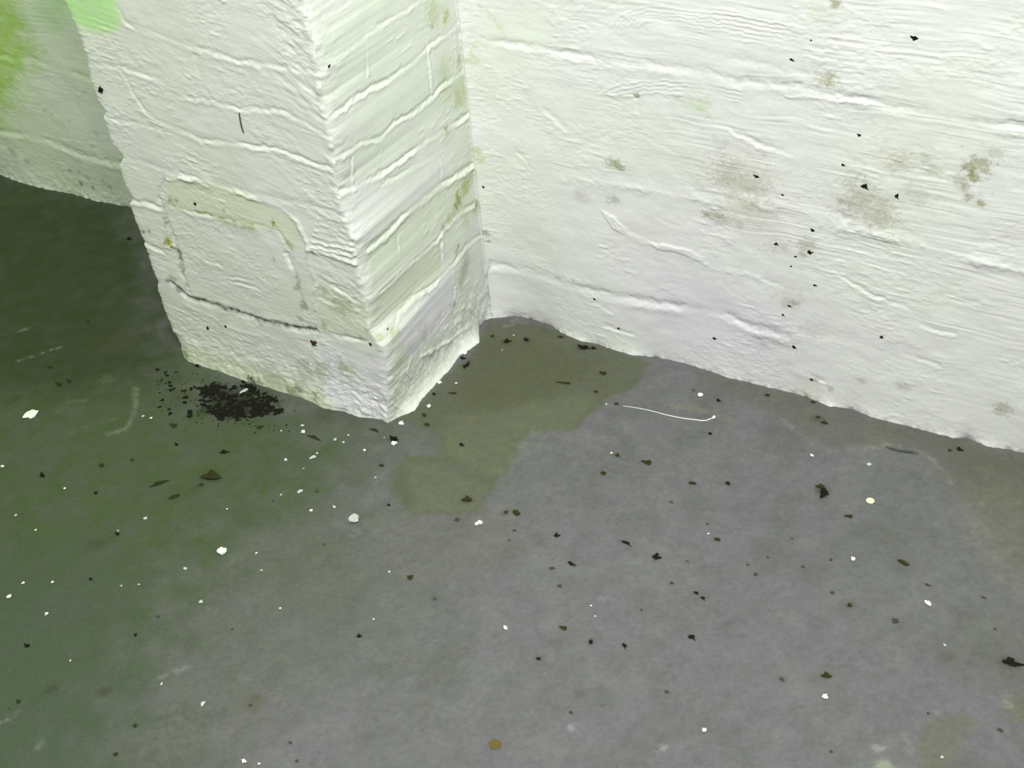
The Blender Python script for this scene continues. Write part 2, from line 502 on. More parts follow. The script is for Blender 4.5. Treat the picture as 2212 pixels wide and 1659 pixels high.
# raised repair block and its edges
FR.stroke(Q([(357, 384), (424, 388), (484, 407), (559, 433), (604, 448), (641, 481), (660, 519), (667, 564), (682, 609), (682, 657), (684, 700)]), .0032, .0042)
J(Q([(364, 443), (424, 460), (476, 469), (530, 480), (574, 489)]), .0018, .0024)
FR.stroke(Q([(619, 549), (641, 594), (648, 631), (656, 665), (652, 700)]), -.0044, .0046)
FR.stroke(Q([(600, 500), (622, 530), (634, 560)]), -.0014, .004)
FR.stroke(Q([(372, 612), (409, 644), (454, 659), (499, 671), (544, 686), (589, 700), (641, 709), (682, 714)]), -.0085, .0048, 0.3)
FR.stroke(Q([(682, 714), (742, 729), (798, 738)]), -.0026, .0038)
J(Q([(398, 534), (439, 557), (476, 572)]), .0010, .003)
J(Q([(480, 606), (520, 612), (560, 625)]), .0010, .002, 1.2, .004)
J(Q([(470, 596), (500, 598), (540, 606)]), .0009, .002, 1.2, .004)
FR.stroke(Q([(490, 545), (505, 548), (516, 568), (508, 580)]), .0008, .002)
FR.stroke(Q([(667, 538), (716, 553), (772, 572)]), .0028, .0045)
J(Q([(690, 600), (730, 625), (780, 655)]), .0016, .003)
J(Q([(690, 640), (740, 665), (790, 700)]), .0016, .003)
FR.stroke(Q([(372, 528), (384, 534)]), .0060, .0038)
FR.stroke(Q([(405, 660), (480, 700), (560, 730)]), .0012, .006)
dC0 = np.abs(xC[:, None] - XF - 0.006)
# crumpled brushwork towards the corner
cw = np.exp(-((1 - tF) * 0.46 / 0.075) ** 2)
FR.H += cw * 0.0026 * (fbm((XF * 0.6 + ZF) * 110, (XF - ZF * 0.6) * 38, 4, 44)) * (0.5 + fbm(XF * 12, ZF * 9, 2, 45))
fan = sst(-ZF, -0.095, -0.02)
FR.H += fan * 0.0012 * vn((XF + 0.12 * ZF) * 170 + 3 * fbm(XF * 20, ZF * 20, 2, 4), ZF * 28, 46) * (0.35 + cw)
FR.H += 0.0016 * sst(-ZF, -0.11, -0.05) * fbm(XF * 60, ZF * 90, 4, 48)
for k in range(7):
    y = 470 + k * 12
    FR.stroke(Q([(690 - k * 3, y - 8), (725, y + 4), (755 + k * 2, y + 12)]), .0022, .0022, 0.9)
allm = np.ones(XF.shape, bool).nonzero()
FR.tint(allm, (0.25 + 0.35 * sst(fbm(XF * 7, ZF * 9, 4, 51), -0.3, 0.4)).reshape(-1), (0.70, 0.73, 0.60))
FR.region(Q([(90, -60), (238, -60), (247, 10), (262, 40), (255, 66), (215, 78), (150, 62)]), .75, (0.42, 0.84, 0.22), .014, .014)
FR.region(Q([(356, 384), (480, 402), (560, 432), (640, 478), (655, 540), (600, 500), (480, 470), (366, 445)]), .55, (0.66, 0.71, 0.46), .006, .004)
FR.region(Q([(690, 600), (790, 650), (800, 735), (690, 715)]), .45, (0.68, 0.71, 0.52), .008, .006)
FR.region(Q([(690, 735), (850, 780), (850, 900), (740, 890), (700, 830)]), .7, LAV, .02, .01)
FR.region(Q([(385, 740), (470, 765), (600, 800), (720, 850), (740, 890), (600, 850), (480, 815), (395, 780)]), .55, (0.58, 0.63, 0.38), .012, .012)
FR.region(Q([(380, 650), (600, 710), (680, 740), (660, 790), (520, 770), (380, 700)]), .3, (0.55, 0.60, 0.50), .02, .01)
FR.line_stain(Q([(366, 605), (409, 644), (454, 659), (499, 671), (544, 686), (589, 700), (641, 709), (682, 714)]), .0056, .85, (.12, .15, .12), .45)
FR.line_stain(Q([(351, 448), (360, 489), (376, 519), (387, 549), (394, 594), (405, 626)]), .0042, .7, (.24, .28, .20))
FR.line_stain(Q([(352, 385), (350, 405), (341, 432)]), .003, .35, (.34, .38, .28))
FR.line_stain(Q([(641, 594), (648, 631), (656, 665)]), .0055, .65, (.32, .32, .26))
FR.line_stain(Q([(364, 443), (424, 460), (476, 469), (530, 481), (574, 489)]), .0020, .75, (.40, .44, .12), .8)
FR.line_stain(Q([(470, 475), (520, 492), (590, 500)]), .006, .45, (.42, .50, .24), 1.0)
for (x, y, r, k, c) in [(366, 523, 11, .95, (.30, .32, .04)), (589, 482, 7, .95, (.28, .30, .04)), (366, 434, 6, .6, OLV), (380, 432, 6, .5, OLV), (485, 453, 5, .6, OLV), (625, 527, 12, .45, ALG),
                        (642, 625, 9, .6, DIRT), (654, 660, 11, .6, (.36, .36, .22)), (385, 625, 9, .7, SLATE), (372, 600, 10, .4, SLATE), (310, 500, 7, .6, SLATE), (322, 500, 6, .6, SLATE), (317, 548, 8, .5, SLATE),
                        (553, 820, 14, .8, (.10, .11, .06)), (548, 810, 9, .9, (.05, .055, .03)), (566, 822, 12, .6, SLATE), (600, 815, 40, .3, OLV), (660, 800, 30, .32, OLV), (700, 800, 26, .4, OLV), (755, 800, 24, .45, (.42, .50, .26)),
                        (690, 850, 14, .65, OLV), (640, 845, 18, .6, OLV), (650, 835, 12, .5, SLATE), (740, 790, 14, .35, OLV), (590, 850, 14, .5, OLV), (455, 790, 14, .35, OLV), (560, 690, 16, .35, SLATE), (480, 690, 18, .3, (.34, .40, .28)),
                        (700, 626, 14, .4, OLV), (740, 660, 24, .35, OLV), (676, 545, 6, .6, SLATE), (590, 560, 7, .4, SLATE), (480, 800, 12, .5, OLV), (404, 764, 9, .6, OLV), (700, 705, 12, .4, OLV), (780, 730, 10, .4, OLV), (650, 690, 8, .4, SLATE)]:
    FR.blob(Q([(x, y)])[0], r * .00085, min(1, k * 1.1), c, .75)
FR.H += 0.0030 * np.exp(-(dC0 / .007) ** 2) * (0.6 + 0.8 * fbm(ZF * 60, XF * 60, 3, 47)) * sst(ZF, .10, .2)
# side
tS = np.linspace(0, 1, nS)[None, :]
YS = -0.0 + tS * (YW + 0.012) + 0 * Z
ZS = Z + 0 * YS
xoff = np.interp(YS, st_[:, 1], st_[:, 0])
xsm = xC[:, None] * (1 - tS) ** 1.5 + tS * 0.006
XS = xsm + (xoff - 0.0) * np.exp(-np.maximum(Z, 0) / 0.012) * sst(tS, 0, 0.06)
SD = Sheet(YS, ZS, WHITE, 4)
relief(SD, 0.10 + 0 * YS, 0.0002, 0.00022, 0.0014, 0.05, 0.35)
Q = on_side
J = SD.joint
S1 = [(711, 143), (735, 125), (769, 98), (789, 81), (819, 57), (853, 34), (887, 10), (920, -14)]
S2 = [(732, 250), (769, 216), (809, 189), (833, 178), (887, 135), (924, 95), (965, 65), (998, 37)]
S3 = [(728, 351), (789, 311), (830, 297), (857, 263), (894, 243), (924, 213), (954, 179), (992, 152), (1008, 135)]
S4 = [(745, 425), (800, 395), (836, 372), (887, 331), (921, 304), (948, 284), (998, 250), (1015, 235)]
S5 = [(799, 537), (836, 506), (870, 466), (904, 435), (938, 405), (981, 378), (1015, 354)]
S6 = [(803, 643), (836, 616), (870, 579), (904, 549), (938, 518), (958, 488), (988, 457), (1019, 440)]
S7 = [(843, 711), (857, 677), (887, 643), (924, 619), (941, 599), (975, 565), (1005, 525), (1049, 498)]
J(Q([(684, 34), (732, 0), (770, -28)]), .0024, .003)
for s_ in (S1, S2, S3, S4, S6):
    J(Q(s_), .0024, .0028, 1.2, .006)
J(Q(S5), .0030, .0036, 1.5, .007)
J(Q(S7), .0022, .0026, 1.2, .006)
J(Q([(833, 398), (870, 375), (914, 348), (950, 322)]), .0014, .0024, 1.2, .006)
for v_ in ([(797, 80), (802, 160)], [(921, 84), (924, 142), (931, 203)], [(776, 344), (782, 415)], [(863, 511), (865, 549)], [(951, 515), (954, 569)],
           [(971, 589), (978, 636)], [(944, 321), (953, 381)], [(830, 300), (834, 330)], [(976, 80), (982, 140)]):
    SD.stroke(Q(v_), .0020, .0024)
    SD.stroke(Q(v_) + np.array([-.005, 0]), -.0016, .0022)
SD.stroke(Q([(904, 768), (940, 750), (971, 731), (1010, 700)]), .0030, .004)
SD.stroke(Q([(880, 770), (870, 800), (880, 850)]), .0020, .0035)
SD.H += sst(-ZS, -0.13, -0.05) * 0.0017 * fbm(YS * 70, ZS * 60, 4, 62)
SD.H += sst(-ZS, -0.10, -0.04) * 0.0008 * vn(YS * 200 + 2 * ZS * 60, ZS * 25, 63)
SD.H += np.exp(-(tS * .33 / .03) ** 2) * 0.0012 * fbm(YS * 50, ZS * 90, 3, 64)
allm = np.ones(YS.shape, bool).nonzero()
SD.tint(allm, (0.25 + 0.30 * sst(fbm(YS * 8, ZS * 8, 3, 65), -0.3, 0.4)).reshape(-1), (0.69, 0.77, 0.62))
SD.region(Q([(800, 545), (870, 475), (940, 405), (1010, 370), (1015, 430), (958, 488), (900, 550), (805, 635)]), .35, (0.60, 0.67, 0.47), .006, .004)
SD.region(Q([(805, 650), (870, 590), (945, 520), (950, 590), (925, 615), (860, 675), (808, 705)]), .50, (0.61, 0.67, 0.46), .005, .004)
SD.region(Q([(850, 720), (930, 620), (975, 580), (978, 640), (960, 700), (880, 760), (850, 760)]), .8, LAV, .006, .006)
SD.region(Q([(740, 500), (780, 380), (900, 400), (960, 340), (960, 380), (870, 450), (800, 520)]), .5, (0.75, 0.75, 0.77), .01, .01)
SD.region(Q([(1000, 480), (1050, 500), (1055, 660), (1000, 700), (985, 600)]), .5, (0.66, 0.66, 0.64), .01, .008)
for (x, y, r, k, c) in [(932, 30, 26, .45, ALG), (960, 30, 12, .7, ALG), (955, 45, 9, .6, (.40, .50, .08)), (930, 55, 6, .5, OLV), (1000, 125, 18, .45, ALG), (985, 130, 10, .4, OLV), (955, 150, 24, .35, ALG),
                        (990, 195, 30, .42, ALG), (985, 215, 18, .35, ALG), (960, 200, 28, .25, ALG), (960, 275, 6, .5, SLATE), (965, 290, 18, .3, ALG), (1030, 325, 14, .6, (.36, .44, .14)),
                        (985, 432, 16, .95, (.28, .32, .04)), (980, 448, 10, .9, (.24, .27, .03)), (1000, 400, 18, .75, (.34, .42, .08)), (1012, 385, 12, .5, ALG), (968, 470, 12, .6, ALG), (955, 490, 9, .55, SLATE), (1020, 450, 18, .35, ALG),
                        (1025, 440, 7, .6, SLATE), (1000, 470, 22, .35, ALG), (980, 545, 9, .6, DIRT), (985, 530, 5, .6, SLATE), (1000, 560, 22, .42, DIRT), (995, 590, 20, .4, DIRT), (990, 610, 14, .3, OLV), (1040, 505, 10, .5, SLATE),
                        (976, 655, 5, .6, SLATE), (915, 630, 6, .5, OLV), (840, 720, 14, .5, (.38, .48, .16)), (816, 725, 10, .5, (.36, .46, .14)), (860, 760, 22, .35, (.42, .50, .24)), (880, 740, 20, .25, DIRT), (905, 715, 20, .3, DIRT),
                        (930, 750, 24, .25, DIRT), (1022, 725, 8, .6, SLATE), (850, 780, 20, .3, ALG), (900, 880, 12, .35, (.48, .54, .34)), (925, 860, 12, .35, (.48, .54, .34)), (1000, 700, 26, .22, DIRT)]:
    SD.blob(Q([(x, y)])[0], r * .0010, k, c, .62, 0.8)
SD.line_stain(Q([(1055, 500), (1050, 600), (1056, 680)]), .003, .5, SLATE)
# left flank (mostly hidden)
tL = np.linspace(0, 1, nL)[None, :]
YLf = (YB + 0.012) * (1 - tL) + 0 * Z
ZL = Z + 0 * YLf
LF = Sheet(YLf, ZL, (0.74, 0.75, 0.70), 5)
relief(LF, 0.2 + 0 * YLf, 0.0003, 0.0005, 0.002)
XLf = xL[:, None] + 0 * YLf
# assemble the three faces as one rounded skin
r = 0.011
dF_C = np.maximum((1 - tF) * 0.46, 0)
dS_C = tS * YW
dF_L = tF * 0.46
dL_C = (1 - tL) * YB


def rnd(d, rr):
    return rr * 0.42 * np.exp(-(d / (rr * 0.62)) ** 1.3)


wF = 0.5 * np.exp(-dF_C / (r * .8)) - 0.5 * np.exp(-dF_L / (r * .8))    # share of sideways normal
PF = np.stack([XF + (FR.H - rnd(dF_C, r)) * np.maximum(wF, 0) * 1.4 - (FR.H - rnd(dF_L, r)) * np.maximum(-wF, 0) * 1.4,
               YF - (FR.H - rnd(dF_C, r) - rnd(dF_L, r)), ZF], -1)
PS = np.stack([XS + (SD.H - rnd(dS_C, r)), YS + YF[:, -1:] * np.exp(-dS_C / 0.02), ZS], -1)
PL = np.stack([XLf - (LF.H - rnd(dL_C, r)), YLf + YF[:, :1] * np.exp(-dL_C / 0.02), ZL], -1)
mid = 0.5 * (PF[:, -1] + PS[:, 0])
mid2 = 0.5 * (PF[:, 0] + PL[:, -1])
PP = np.concatenate([PL[:, :-1], mid2[:, None], PF[:, 1:-1], mid[:, None], PS[:, 1:]], 1)
for jc in (nL - 1, nL - 1 + nF - 1):
    for it in range(5):
        a, b = jc - 7, jc + 8
        PP[:, a:b] = 0.25 * PP[:, a - 1:b - 1] + 0.5 * PP[:, a:b] + 0.25 * PP[:, a + 1:b + 1]
CC = np.concatenate([LF.C[:, :-1], FR.C, SD.C[:, 1:]], 1)
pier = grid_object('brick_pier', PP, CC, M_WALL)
pier['label'] = 'white painted brick pier standing out from the wall, stained green at its foot'
pier['category'] = 'pillar'

# ================================================================== FLOOR
xs = axis(-3.2, -1.35, 1.25, 3.2, 0.0024)
ys = axis(-2.6, -0.85, 0.37, 0.42, 0.0022)
U, V = np.meshgrid(xs, ys)
G = Sheet(U, V, (0.222, 0.218, 0.230), 6)
G.H += 0.0010 * fbm(U * 6, V * 6, 3, 71) + 0.00022 * fbm(U * 60, V * 60, 3, 72) + 0.00012 * fbm(U * 200, V * 200, 2, 73)
allm = np.ones(U.shape, bool).nonzero()
FO = on_floor
G.tint(allm, (0.75 * sst(fbm(U * 5, V * 5, 5, 74, .6), -0.25, 0.35)).reshape(-1), (0.20, 0.208, 0.192))
G.tint(allm, (0.42 * sst(fbm(U * 22, V * 22, 5, 75, .65), 0.0, 0.5)).reshape(-1), (0.255, 0.26, 0.245))
G.tint(allm, (0.40 * sst(fbm(U * 16, V * 16, 5, 76, .65), 0.0, 0.5)).reshape(-1), (0.15, 0.158, 0.13))
p0, p1 = hit(300, 1500, 2, 0.), hit(400, 1435, 2, 0.)
dd = (p1 - p0)[:2] / np.linalg.norm((p1 - p0)[:2])
ua, va = U * dd[0] + V * dd[1], -U * dd[1] + V * dd[0]
G.tint(allm, (0.28 * sst(fbm(ua * 9, va * 55, 4, 77, .6), 0.05, 0.55) * sst(-U, -0.55, 0.1)).reshape(-1), (0.27, 0.275, 0.24))
G.tint(allm, (0.18 * sst(fbm(ua * 8, va * 40, 4, 78, .6), 0.05, 0.55)).reshape(-1), (0.15, 0.155, 0.135))
# algae film on the left floor, with green light and falloff painted into it
G.region(FO([(-300, 300), (300, 420), (380, 740), (560, 830), (860, 925), (760, 1060), (640, 1160), (420, 1330), (330, 1500), (300, 1800), (-700, 1900)]), .92, (0.076, 0.122, 0.030), .16, .10)
G.region(FO([(-400, 1250), (150, 1180), (350, 1400), (330, 1600), (200, 1800), (-500, 1900)]), .6, (0.095, 0.135, 0.090), .12, .08)
G.region(FO([(-400, 200), (250, 440), (300, 560), (380, 760), (300, 830), (100, 860), (-400, 800)]), .75, (0.036, 0.054, 0.014), .08, .05)  # shade of the recess beside the pier, painted into the floor colour
G.region(FO([(860, 925), (760, 1150), (900, 1300), (600, 1500), (420, 1700), (300, 1660), (420, 1330), (600, 1100)]), .50, (0.155, 0.170, 0.125), .10, .08)
G.region(FO([(862, 915), (1010, 770), (1060, 692), (1190, 705), (1290, 748), (1420, 780), (1370, 830), (1330, 860), (1300, 880), (1240, 925), (1150, 935), (1110, 985), (1070, 1040), (1040, 1110), (940, 1115),
             (860, 1095), (845, 1040), (870, 990), (950, 985), (945, 930)]), .85, (0.140, 0.158, 0.078), .008, .014)
G.region(FO([(1010, 780), (1070, 720), (1200, 750), (1310, 790), (1240, 830), (1110, 880), (1020, 900), (990, 840)]), .55, (0.120, 0.135, 0.055), .020, .02)
G.region(FO([(960, 900), (1150, 870), (1280, 850), (1230, 925), (1140, 935), (1080, 1030), (960, 990)]), .5, (0.215, 0.235, 0.14), .015, .015)
G.region(FO([(870, 1000), (960, 1000), (1050, 1050), (1035, 1108), (900, 1100)]), .4, (0.225, 0.24, 0.165), .01, .012)
G.region(FO([(780, 1120), (1000, 1110), (1110, 1120), (1120, 1200), (1000, 1240), (860, 1240)]), .45, (0.205, 0.205, 0.165), .03, .02)
G.region(FO([(1480, 792), (1690, 845), (1850, 890), (2212, 985), (2400, 1030), (2400, 1300), (2212, 1240), (2160, 1170), (2100, 1110), (2060, 1060), (2010, 990), (1960, 970), (1880, 968), (1800, 972), (1750, 945), (1690, 905), (1640, 880)]),
         .65, (0.170, 0.175, 0.125), .012, .014)
G.region(FO([(1860, 900), (2212, 1000), (2300, 1020), (2212, 1120), (2100, 1050), (2010, 975)]), .4, (0.135, 0.145, 0.09), .02, .02)
G.region(FO([(2090, 1040), (2212, 1020), (2212, 1300), (2130, 1200), (2060, 1090)]), .4, (0.26, 0.26, 0.19), .02, .03)
G.region(FO([(2000, 1560), (2080, 1540), (2120, 1560), (2050, 1659), (2060, 1720), (1980, 1720), (1985, 1620)]), .65, (0.19, 0.195, 0.12), .006, .012)
G.region(FO([(2170, 1540), (2212, 1490), (2260, 1500), (2260, 1580), (2200, 1570)]), .6, (0.20, 0.20, 0.11), .01, .01)
G.region(FO([(2080, 1350), (2212, 1300), (2300, 1400), (2212, 1480), (2120, 1480)]), .25, (0.19, 0.20, 0.15), .03, .02)
LT = (0.30, 0.31, 0.26)
G.line_stain(FO([(1688, 905), (1720, 930), (1750, 955), (1790, 972)]), .004, .5, LT)
G.line_stain(FO([(1790, 975), (1850, 968), (1905, 965), (1925, 957), (1940, 960)]), .006, .55, LT)
G.line_stain(FO([(1975, 968), (2010, 985), (2030, 1010), (2060, 1050), (2090, 1090), (2120, 1090)]), .005, .5, LT)
G.line_stain(FO([(1420, 882), (1460, 878), (1510, 884), (1560, 900), (1580, 908)]), .008, .5, (0.27, 0.27, 0.20))
G.line_stain(FO([(292, 840), (293, 880), (280, 915), (262, 932), (230, 938)]), .005, .55, (0.27, 0.29, 0.20), .5)
G.line_stain(FO([(120, 890), (150, 870), (180, 866)]), .006, .35, (0.25, 0.28, 0.18))
G.line_stain(FO([(140, 940), (200, 915), (250, 905)]), .004, .2, (0.25, 0.28, 0.18))
G.line_stain(FO([(1150, 930), (1120, 965), (1080, 1020)]), .003, .35, (0.28, 0.30, 0.20))
G.line_stain(FO([(1090, 705), (1105, 700), (1120, 690)]), .006, .5, (0.33, 0.34, 0.28))
G.line_stain(FO([(260, 1640), (310, 1630), (330, 1615)]), .006, .4, (0.26, 0.29, 0.22))
G.line_stain(FO([(1900, 1659), (1920, 1655)]), .008, .6, (0.42, 0.46, 0.33))
for (a, b) in [((1960, 1600), (1985, 1570)), ((1955, 1640), (1975, 1610)), ((1990, 1560), (2030, 1530)), ((0, 1560), (40, 1540)), ((60, 1640), (90, 1600)), ((350, 1463), (400, 1440)), ((130, 750), (40, 780)), ((60, 710), (0, 725))]:
    G.line_stain(FO([a, b]), .004, .45, (0.28, 0.29, 0.26), 1.0)
# bare hollow where a flake of floor paint has lifted
G.stroke(FO([(1918, 964), (1935, 968), (1960, 972), (1980, 975)]), -.0035, .0042, .3)
G.stroke(FO([(1915, 957), (1935, 956), (1945, 959)]), .0016, .003)
G.stroke(FO([(1990, 980), (2005, 984), (2020, 992)]), .0014, .003)
G.line_stain(FO([(1916, 965), (1935, 969), (1960, 973), (1978, 976)]), .0038, .9, (0.055, 0.062, 0.055), .2)
# soft stains
DG = """457 1029 13 1.6 o .3|343 1044 5 4 o .9|375 1073 6 1.8 o 1|435 1046 4 1.3 o 0|483 977 5 1.8 b .4|381 960 3 1.3 b 0|285 994 4 1.2 o 0|219 1005 5 1.2 o 0|207 1065 4 1 b 0|91 1027 4 1.7 b -.3|375 919 6 1.4 o 0|560 923 5 1.2 o 0
679 945 4 4.5 o -.1|149 823 4 1.8 o 0|127 830 5 1.5 o 0|108 793 3.5 1.5 o .3|589 1082 3 1.4 g 0|253 1153 3 2 b -.1|381 1140 3 1 g 0|196 1251 3.5 1.5 b 0|685 1061 4 1.3 g 0|700 1176 3 1 g 0|342 1331 4 1.2 g 0|293 1372 4 1.2 b -.8
58 1395 4 1.4 b .3|40 1515 4 1.3 o 0|19 1530 3.5 1.2 g 0|291 1568 4.5 1.1 o 0|251 1629 4.5 1.1 o 0|502 1359 3 1 g 0|541 1523 4 1.3 g 0|627 1604 4 1.4 g 0|642 1643 4 1 g 0|850 949 7 1.1 b 0|922 917 5 1.2 o 0|808 929 4 3.6 o .0
997 961 4 1.2 b 0|824 1005 4 1.2 o 0|839 1091 3.5 1 b 0|1009 1079 8 1.4 o .3|988 1122 6.5 1.1 g 0|1093 1106 4 1 o 0|1115 1107 7 1.3 o -.3|1111 1146 4.5 1 g 0|1100 1167 3 1 g 0|1202 1157 5.5 1.1 b 0|1333 983 5.5 1 o 0|1303 1021 5.5 1 o 0
1397 998 7 1.5 o .2|1352 1173 4 2.6 b -.1|1417 1204 8 1.1 b 0|1234 1218 4 2 b -.1|1192 1227 5 1.5 g .5|1209 1266 5.5 1.2 g 0|1451 1260 4.5 1.2 g 0|885 1248 7 1.1 o 0|939 1293 4 1.2 g 0|1386 1317 3.5 1 g 0|1217 1356 5.5 1.5 o 0
1277 1387 5.5 1.2 b -.8|1349 1394 4 1.6 b -.6|1164 1423 4.5 1.2 b 0|775 1374 4.5 1.2 b 0|1440 1494 4.5 1.3 g 0|1233 1539 4 1.5 g 0|1833 1115 5 1.6 o .3|1528 1132 3.5 1 g 0|1549 1165 5 1.2 o 0|1658 1204 4 1 g 0|1615 1220 4 1 g 0|1632 1241 5.5 1 g 0
1734 1224 3.5 1.5 g 0|1795 1209 4 1 g 0|1711 1163 3 1 g 0|1950 1215 5.5 2.1 o -.2|2004 1264 4 1.9 g 0|1798 1280 5.5 1.1 g 0|1835 1307 5 1 o 0|1934 1340 8 1 g 0|2124 1291 3.5 2 g 0|1504 1281 3.5 1.4 b -.2|1518 1292 3.5 1.5 b -.2
1494 1376 6 1.2 b 0|1485 1213 3 1.4 g 0|1785 1459 6.5 1.6 o .2|1689 1467 5 1.5 g -.3|2183 1432 9 2 b .1|2161 1577 5 1.4 g -.3|2005 1541 3.5 1 g 0|1795 1624 4 1 g 0|2149 1358 3.5 1 g 0|1498 843 4 1.1 g 0|1552 865 4 1.1 b 0|1657 853 4.5 1.1 o 0
1756 868 4 1.2 o 0|1534 937 3.5 1 b 0|1495 1043 5 1.5 o 0|1573 1044 5.5 1.2 b 0|1780 1066 9 1.4 b 1.9|1772 1052 7 1.6 o .2|2073 970 5 1.2 b 0|2051 972 3.5 1 o 0|1767 901 4 1.3 o 0|1781 913 4 2 o 0|1260 751 5.5 2 b 0|1282 752 4.5 1.1 b 0
1303 806 5 1.5 o 0|1287 846 4 1.2 o 0|1331 873 4 1.5 o 0|1450 1084 4 1.2 g 0|1064 726 4 1 o 0|1095 738 6 1.2 b 0|1137 734 5.5 1.1 b 0|1211 728 3.5 2 o 0|1007 790 5 1.9 b 1.6|1000 774 4 1.4 b 0|1218 827 3.2 5 o .25|938 851 4 1.3 b 0
978 849 3 3 o .3|916 896 4.5 1.3 o -.5|279 516 4 1.3 b 0|425 790 4 1.6 b 0|1367 757 6 .8 o 0|190 694 3 1.2 o 0"""
BK = (0.024, 0.028, 0.014)
OS = (0.055, 0.062, 0.026)
SG = (0.125, 0.130, 0.110)
for (x, y, r, k, c) in [(500, 862, 55, .75, BK), (470, 850, 30, .85, BK), (465, 838, 18, .9, BK), (500, 872, 26, .95, BK), (515, 888, 30, .9, BK), (550, 880, 34, .85, BK), (535, 850, 24, .9, BK), (580, 885, 22, .7, BK), (480, 897, 14, .8, BK), (450, 885, 20, .6, BK), (590, 850, 40, .3, OS), (380, 860, 40, .35, OS), (380, 820, 26, .3, OS), (760, 890, 50, .35, OS), (700, 895, 30, .3, OS),
                        (204, 1177, 22, .45, OS), (111, 1490, 15, .65, OS), (222, 1494, 15, .65, OS), (150, 1315, 60, .35, SG), (550, 1520, 24, .55, (0.13, 0.125, 0.085)), (553, 1505, 12, .5, (0.12, 0.115, 0.07)),
                        (1311, 1513, 24, .30, (0.14, 0.17, 0.12)), (1302, 1522, 8, .45, (0.09, 0.12, 0.07)), (1069, 1607, 17, .35, (0.14, 0.10, 0.03)), (1252, 1497, 12, .35, SG), (1260, 1423, 9, .4, SG), (1447, 1435, 9, .5, SG), (1440, 1450, 8, .4, SG),
                        (939, 1293, 12, .5, SG), (1054, 1278, 10, .4, SG), (860, 1308, 9, .4, SG), (812, 1551, 8, .45, SG), (800, 1590, 8, .4, SG), (1070, 1373, 6, .4, SG), (1115, 1454, 6, .4, SG), (1358, 1185, 10, .4, SG),
                        (1785, 1459, 14, .4, SG), (1755, 1465, 14, .35, SG), (1689, 1467, 12, .4, SG), (2045, 1418, 16, .6, (0.12, 0.13, 0.07)), (1950, 1225, 26, .35, SG), (1835, 1307, 15, .4, SG), (1815, 1315, 16, .25, SG), (1602, 1375, 9, .4, SG),
                        (1570, 1345, 8, .4, (0.13, 0.12, 0.09)), (1708, 1533, 7, .4, SG), (1775, 1060, 16, .6, (0.08, 0.088, 0.055)), (1926, 1447, 10, .4, SG), (2183, 1432, 20, .6, (0.05, 0.055, 0.03)), (1815, 1405, 10, .35, SG),
                        (2180, 1520, 13, .8, (0.33, 0.34, 0.26)), (1767, 905, 14, .5, OS), (1781, 913, 10, .5, OS), (1090, 1107, 10, .4, OS), (1009, 1079, 12, .5, OS), (1230, 1570, 11, .7, (0.42, 0.42, 0.43)), (1435, 1612, 8, .7, (0.40, 0.41, 0.40)),
                        (1897, 1615, 9, .7, (0.42, 0.43, 0.40)), (1310, 1290, 6, .5, (0.34, 0.35, 0.34)), (1260, 752, 12, .6, BK), (1095, 738, 10, .6, OS), (1137, 734, 9, .6, OS), (1303, 806, 8, .5, OS), (1070, 700, 14, .4, (.2, .2, .18)),
                        (70, 470, 30, .5, OS), (150, 475, 30, .3, OS), (250, 740, 50, .4, (0.10, 0.10, 0.04)), (40, 430, 40, .35, (0.10, 0.12, 0.04)), (430, 1050, 18, .35, OS), (530, 1130, 14, .25, OS), (620, 1135, 10, .4, SG), (385, 1590, 60, .3, (0.24, 0.26, 0.22)),
                        (765, 1150, 14, .3, (0.33, 0.35, 0.34)), (1130, 955, 14, .4, (0.29, 0.31, 0.24)), (230, 820, 20, .25, (0.25, 0.28, 0.17))]:
    p = hit(x, y, 2, 0.0)
    G.blob(p[:2], r * m_per_px(p) * 0.95, k, c, .7, 1.25, 0.5)
for it_ in DG.replace('\n', '|').split('|'):
    a_ = it_.split()
    p = hit(float(a_[0]), float(a_[1]), 2, 0.0)
    G.blob(p[:2], float(a_[2]) * m_per_px(p) * 1.15, {'b': .7, 'o': .6, 'g': .45}[a_[4]], {'b': BK, 'o': OS, 'g': SG}[a_[4]], .5, min(2.5, float(a_[3])), float(a_[5]))
G.C *= (0.58 * (1 + 0.11 * G.n1 + 0.11 * G.n4 + 0.08 * G.n2))[..., None]
Pf = np.stack([U, V, G.H - 0.0004], -1)
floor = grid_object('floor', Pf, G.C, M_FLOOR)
floor['kind'] = 'structure'


def fz(x, y):
    """floor relief under a point"""
    i = np.clip(np.searchsorted(ys, y), 0, len(ys) - 1)
    j = np.clip(np.searchsorted(xs, x), 0, len(xs) - 1)
    return float(G.H[i, j]) - 0.0004


# ================================================================== LOOSE THINGS
rs = random.Random(3)


def nugget(name, mat, seed, flat=0.6, rough=0.35, sub=2):
    """irregular crumb of unit radius resting on z = 0"""
    q = random.Random(seed)
    bm = bmesh.new()
    bmesh.ops.create_icosphere(bm, subdivisions=sub, radius=1)
    k = [(q.uniform(-1, 1), q.uniform(-1, 1), q.uniform(-1, 1)) for _ in range(7)]
    for v in bm.verts:
        f = 1.0
        for d in k:
            f += rough * 0.33 * math.sin(3.1 * (v.co.x * d[0] * 2 + v.co.y * d[1] * 2 + v.co.z * d[2] * 2) + d[0] * 9)
        f *= 1 + q.uniform(-rough, rough) * 0.25
        v.co *= f
        v.co.z *= flat
    z0 = min(v.co.z for v in bm.verts)
    for v in bm.verts:
        v.co.z -= z0 * 0.85
    me = bpy.data.meshes.new(name)
    bm.to_mesh(me)
    bm.free()
    me.materials.append(mat)
    return me


